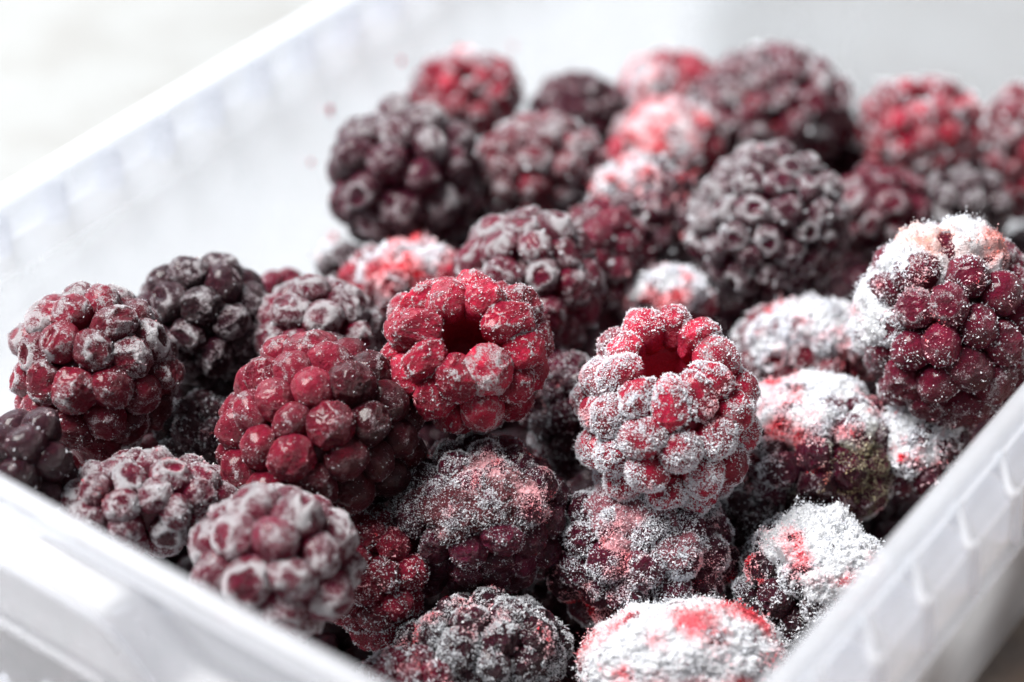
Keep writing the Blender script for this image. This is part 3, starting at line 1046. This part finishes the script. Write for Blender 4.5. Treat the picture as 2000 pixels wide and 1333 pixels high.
berry('snow_covered_berry', 'small white snow-dusted berry below the snow-capped one near the right rim', 'berry',
      1795, 872, 190, 190, 12, 66, 'plum', 0.7, MESS, axis=(0.1, 0.9, 0.3), seed=239, caps=[((-0.1, 0.5, 0.85), 1.0, 0.7)], stain=0.10, sub=6, gsize=0.20, grain=60)
berry('frosted_berry', 'pink-white crusted berry with a brownish green mouldy patch right of the tall raspberry', 'berry',
      1590, 895, 335, 310, 14, 76, 'plum', 0.45, MESS, axis=(0.1, 0.9, 0.3), seed=241, caps=[((-0.25, 0.85, 0.40), 0.85, 0.9), ((0.6, 0.45, 0.6), 0.35, 0.6)],
      stain=0.28, sub=7, grain=1300, gsize=0.11, patch=-0.1, pj=0.4, mould=[((0.42, -0.40, 0.8), 0.62, OCHRE)], lump=0.14)
berry('frosted_berry', 'red and white powdery berry behind the mouldy one', 'berry',
      1572, 690, 280, 200, 28, 66, 'red', 0.7, MESS, axis=(0.1, 0.9, 0.3), seed=251, caps=[((0.35, 0.75, 0.5), 0.80, 0.8), ((-0.5, 0.3, 0.8), 0.35, 0.4)], stain=0.5, sub=6, grain=160, gsize=0.24)
berry('frosted_berry', 'small pink frosted berry peeking over the tall raspberry', 'berry',
      1298, 590, 190, 130, 34, 60, 'red', 0.7, MESS, axis=(0.1, 0.9, 0.3), seed=257, caps=[((0.1, 0.7, 0.7), 1.1, 0.6)], stain=0.40, sub=6, gsize=0.24, grain=60)
berry('blackberry', 'brownish red berry in shade between the ring-celled blackberries', 'blackberry',
      1175, 515, 190, 240, 36, 64, 'wine', 0.40, MESS, axis=(0.1, 0.9, 0.3), seed=263, grain=30, gsize=0.2)
berry('frosted_berry', 'blurred pinkish red berry lying low under the big round blackberry', 'berry',
      800, 555, 260, 150, 34, 60, 'rasp', 0.62, MESS, axis=(0.1, 0.9, 0.3), seed=269, caps=[((0, 0.8, 0.6), 0.8, 0.4)], stain=0.55, sub=5, gsize=0.28, grain=60)
berry('frosted_berry', 'small greyish frosted berry at the foot of the far-left wall', 'berry',
      672, 520, 110, 95, 46, 50, 'black', 0.9, dict(smooth=3, wrinkle=2), axis=(0.1, 0.9, 0.3), seed=271, caps=[((-0.5, 0.7, 0.4), 0.7, 0.5)], stain=0.15, sub=5, gsize=0.28)
berry('blackberry', 'small maroon berry top between the dark brown and the purple blackberry', 'blackberry',
      560, 572, 120, 90, 30, 50, 'wine', 0.45, dict(smooth=3, wrinkle=2), axis=(0.1, 0.9, 0.3), seed=277)
berry('blackberry', 'dark frost-speckled berry wedged in the gap between the two raspberries', 'blackberry',
      1108, 805, 165, 240, 16, 58, 'plum', 0.36, MESS, axis=(0.1, 0.9, 0.3), seed=281, grain=260, gsize=0.11, stain=0.12)
berry('blackberry', 'shaded black berry with thin frost at the foot of the mouldy one', 'blackberry',
      1460, 1015, 190, 190, 12, 60, 'black', 0.40, MESS, axis=(0.1, 0.9, 0.3), seed=283, grain=300, gsize=0.11, grey=0.2)
berry('blackberry', 'black berry in the deep shade between the glowing red and the wine-red berry', 'blackberry',
      405, 775, 230, 200, 26, 66, 'black', 0.25, BBS, axis=(0.1, 0.9, 0.3), seed=301)
berry('blackberry', 'dark red berry in the shade right below the glowing red one', 'blackberry',
      225, 905, 310, 170, 13, 66, 'red', 0.15, BBS, axis=(0.1, 0.9, 0.3), seed=307)
berry('blackberry', 'shaded maroon berry between the big round blackberry and the whitish-celled red one', 'blackberry',
      940, 420, 210, 180, 64, 60, 'plum', 0.3, BBS, axis=(0.1, 0.9, 0.3), seed=311)
berry('blackberry', 'shaded dark berry between the tallest berry and the hollow-topped raspberry', 'blackberry',
      1660, 315, 210, 170, 84, 60, 'plum', 0.4, BBS, axis=(0.1, 0.9, 0.3), seed=313)

# -- the layer underneath, seen only in the gaps
ng = 0
KEEP = {(0, 3), (0, 4), (0, 5), (1, 2), (1, 3), (1, 4), (1, 5), (2, 0), (2, 1), (2, 2), (2, 3), (2, 4), (3, 0), (3, 1), (3, 2), (3, 3), (3, 4), (3, 5), (4, 0), (4, 3), (4, 4), (4, 5), (5, 0), (5, 1), (5, 2), (5, 3), (5, 4), (5, 5), (6, 0), (6, 1), (6, 2), (6, 3), (6, 4), (7, 0), (7, 2), (7, 3), (7, 4), (8, 1), (8, 2), (8, 4)}
LOWER = []
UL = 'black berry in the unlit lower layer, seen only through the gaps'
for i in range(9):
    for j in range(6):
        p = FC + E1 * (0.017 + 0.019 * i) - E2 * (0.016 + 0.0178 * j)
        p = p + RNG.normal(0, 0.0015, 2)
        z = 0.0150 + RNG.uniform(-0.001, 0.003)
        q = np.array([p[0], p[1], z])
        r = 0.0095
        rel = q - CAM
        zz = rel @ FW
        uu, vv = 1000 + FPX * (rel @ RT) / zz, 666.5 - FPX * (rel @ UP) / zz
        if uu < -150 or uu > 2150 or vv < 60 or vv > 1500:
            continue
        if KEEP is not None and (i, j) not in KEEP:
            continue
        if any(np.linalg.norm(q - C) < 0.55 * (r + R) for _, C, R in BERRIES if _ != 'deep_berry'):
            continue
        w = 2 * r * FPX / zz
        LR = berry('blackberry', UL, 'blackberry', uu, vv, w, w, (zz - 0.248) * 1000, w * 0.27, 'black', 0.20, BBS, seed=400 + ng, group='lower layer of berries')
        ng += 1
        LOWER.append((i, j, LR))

# ------------------------------------------------------------------ juice flecks on the far-left inner wall, bits of dry stalk
M_JUICE = mat_plain('frozen_juice', (0.75, 0.03, 0.07), 0.3, 0.2)
M_STALK = mat_plain('dry_style', (0.50, 0.22, 0.05), 0.7)

def blob(name, loc, size, stretch, mat, seed, sub=ICO4, subf=ICO4F):
    r = 1 + 0.30 * fbm(sub * 1.7 + seed, 3, seed)
    v = sub * r[:, None] * np.asarray(stretch) * size
    me = make_mesh(name, v, subf)
    me.materials.append(mat)
    return link(name, me, None, loc)

def on_far_wall(u, v):
    """where the sight line meets the inner face of the far-left wall"""
    d = ray(u, v)
    A = np.array([*(FC - E2 * BW), 0.0])
    n3 = np.array([*E2, 0.0])
    t = ((A - CAM) @ n3 + 0.0004) / (d @ n3)
    return CAM + d * t
for k, (u, v, s, lab) in enumerate(((645, 216, 0.00075, 'tiny bright red juice fleck on the far-left wall above the big blackberry'),
                                    (785, 120, 0.00060, 'faint pink juice fleck high on the far-left wall near the back raspberry'),
                                    (608, 318, 0.00050, 'faint pink juice fleck on the far-left wall left of the big blackberry'),
                                    (1002, 92, 0.00055, 'faint pink juice fleck on the far-left wall right of the back raspberry'),
                                    (652, 470, 0.0011, 'pink juice smear low on the far-left wall beside the big blackberry'))):
    p = on_far_wall(u, v)
    o = blob('juice_fleck', p, s, (0.6, 0.6, 1.2), M_JUICE, 5 + k)
    tag(o, lab, 'juice fleck')
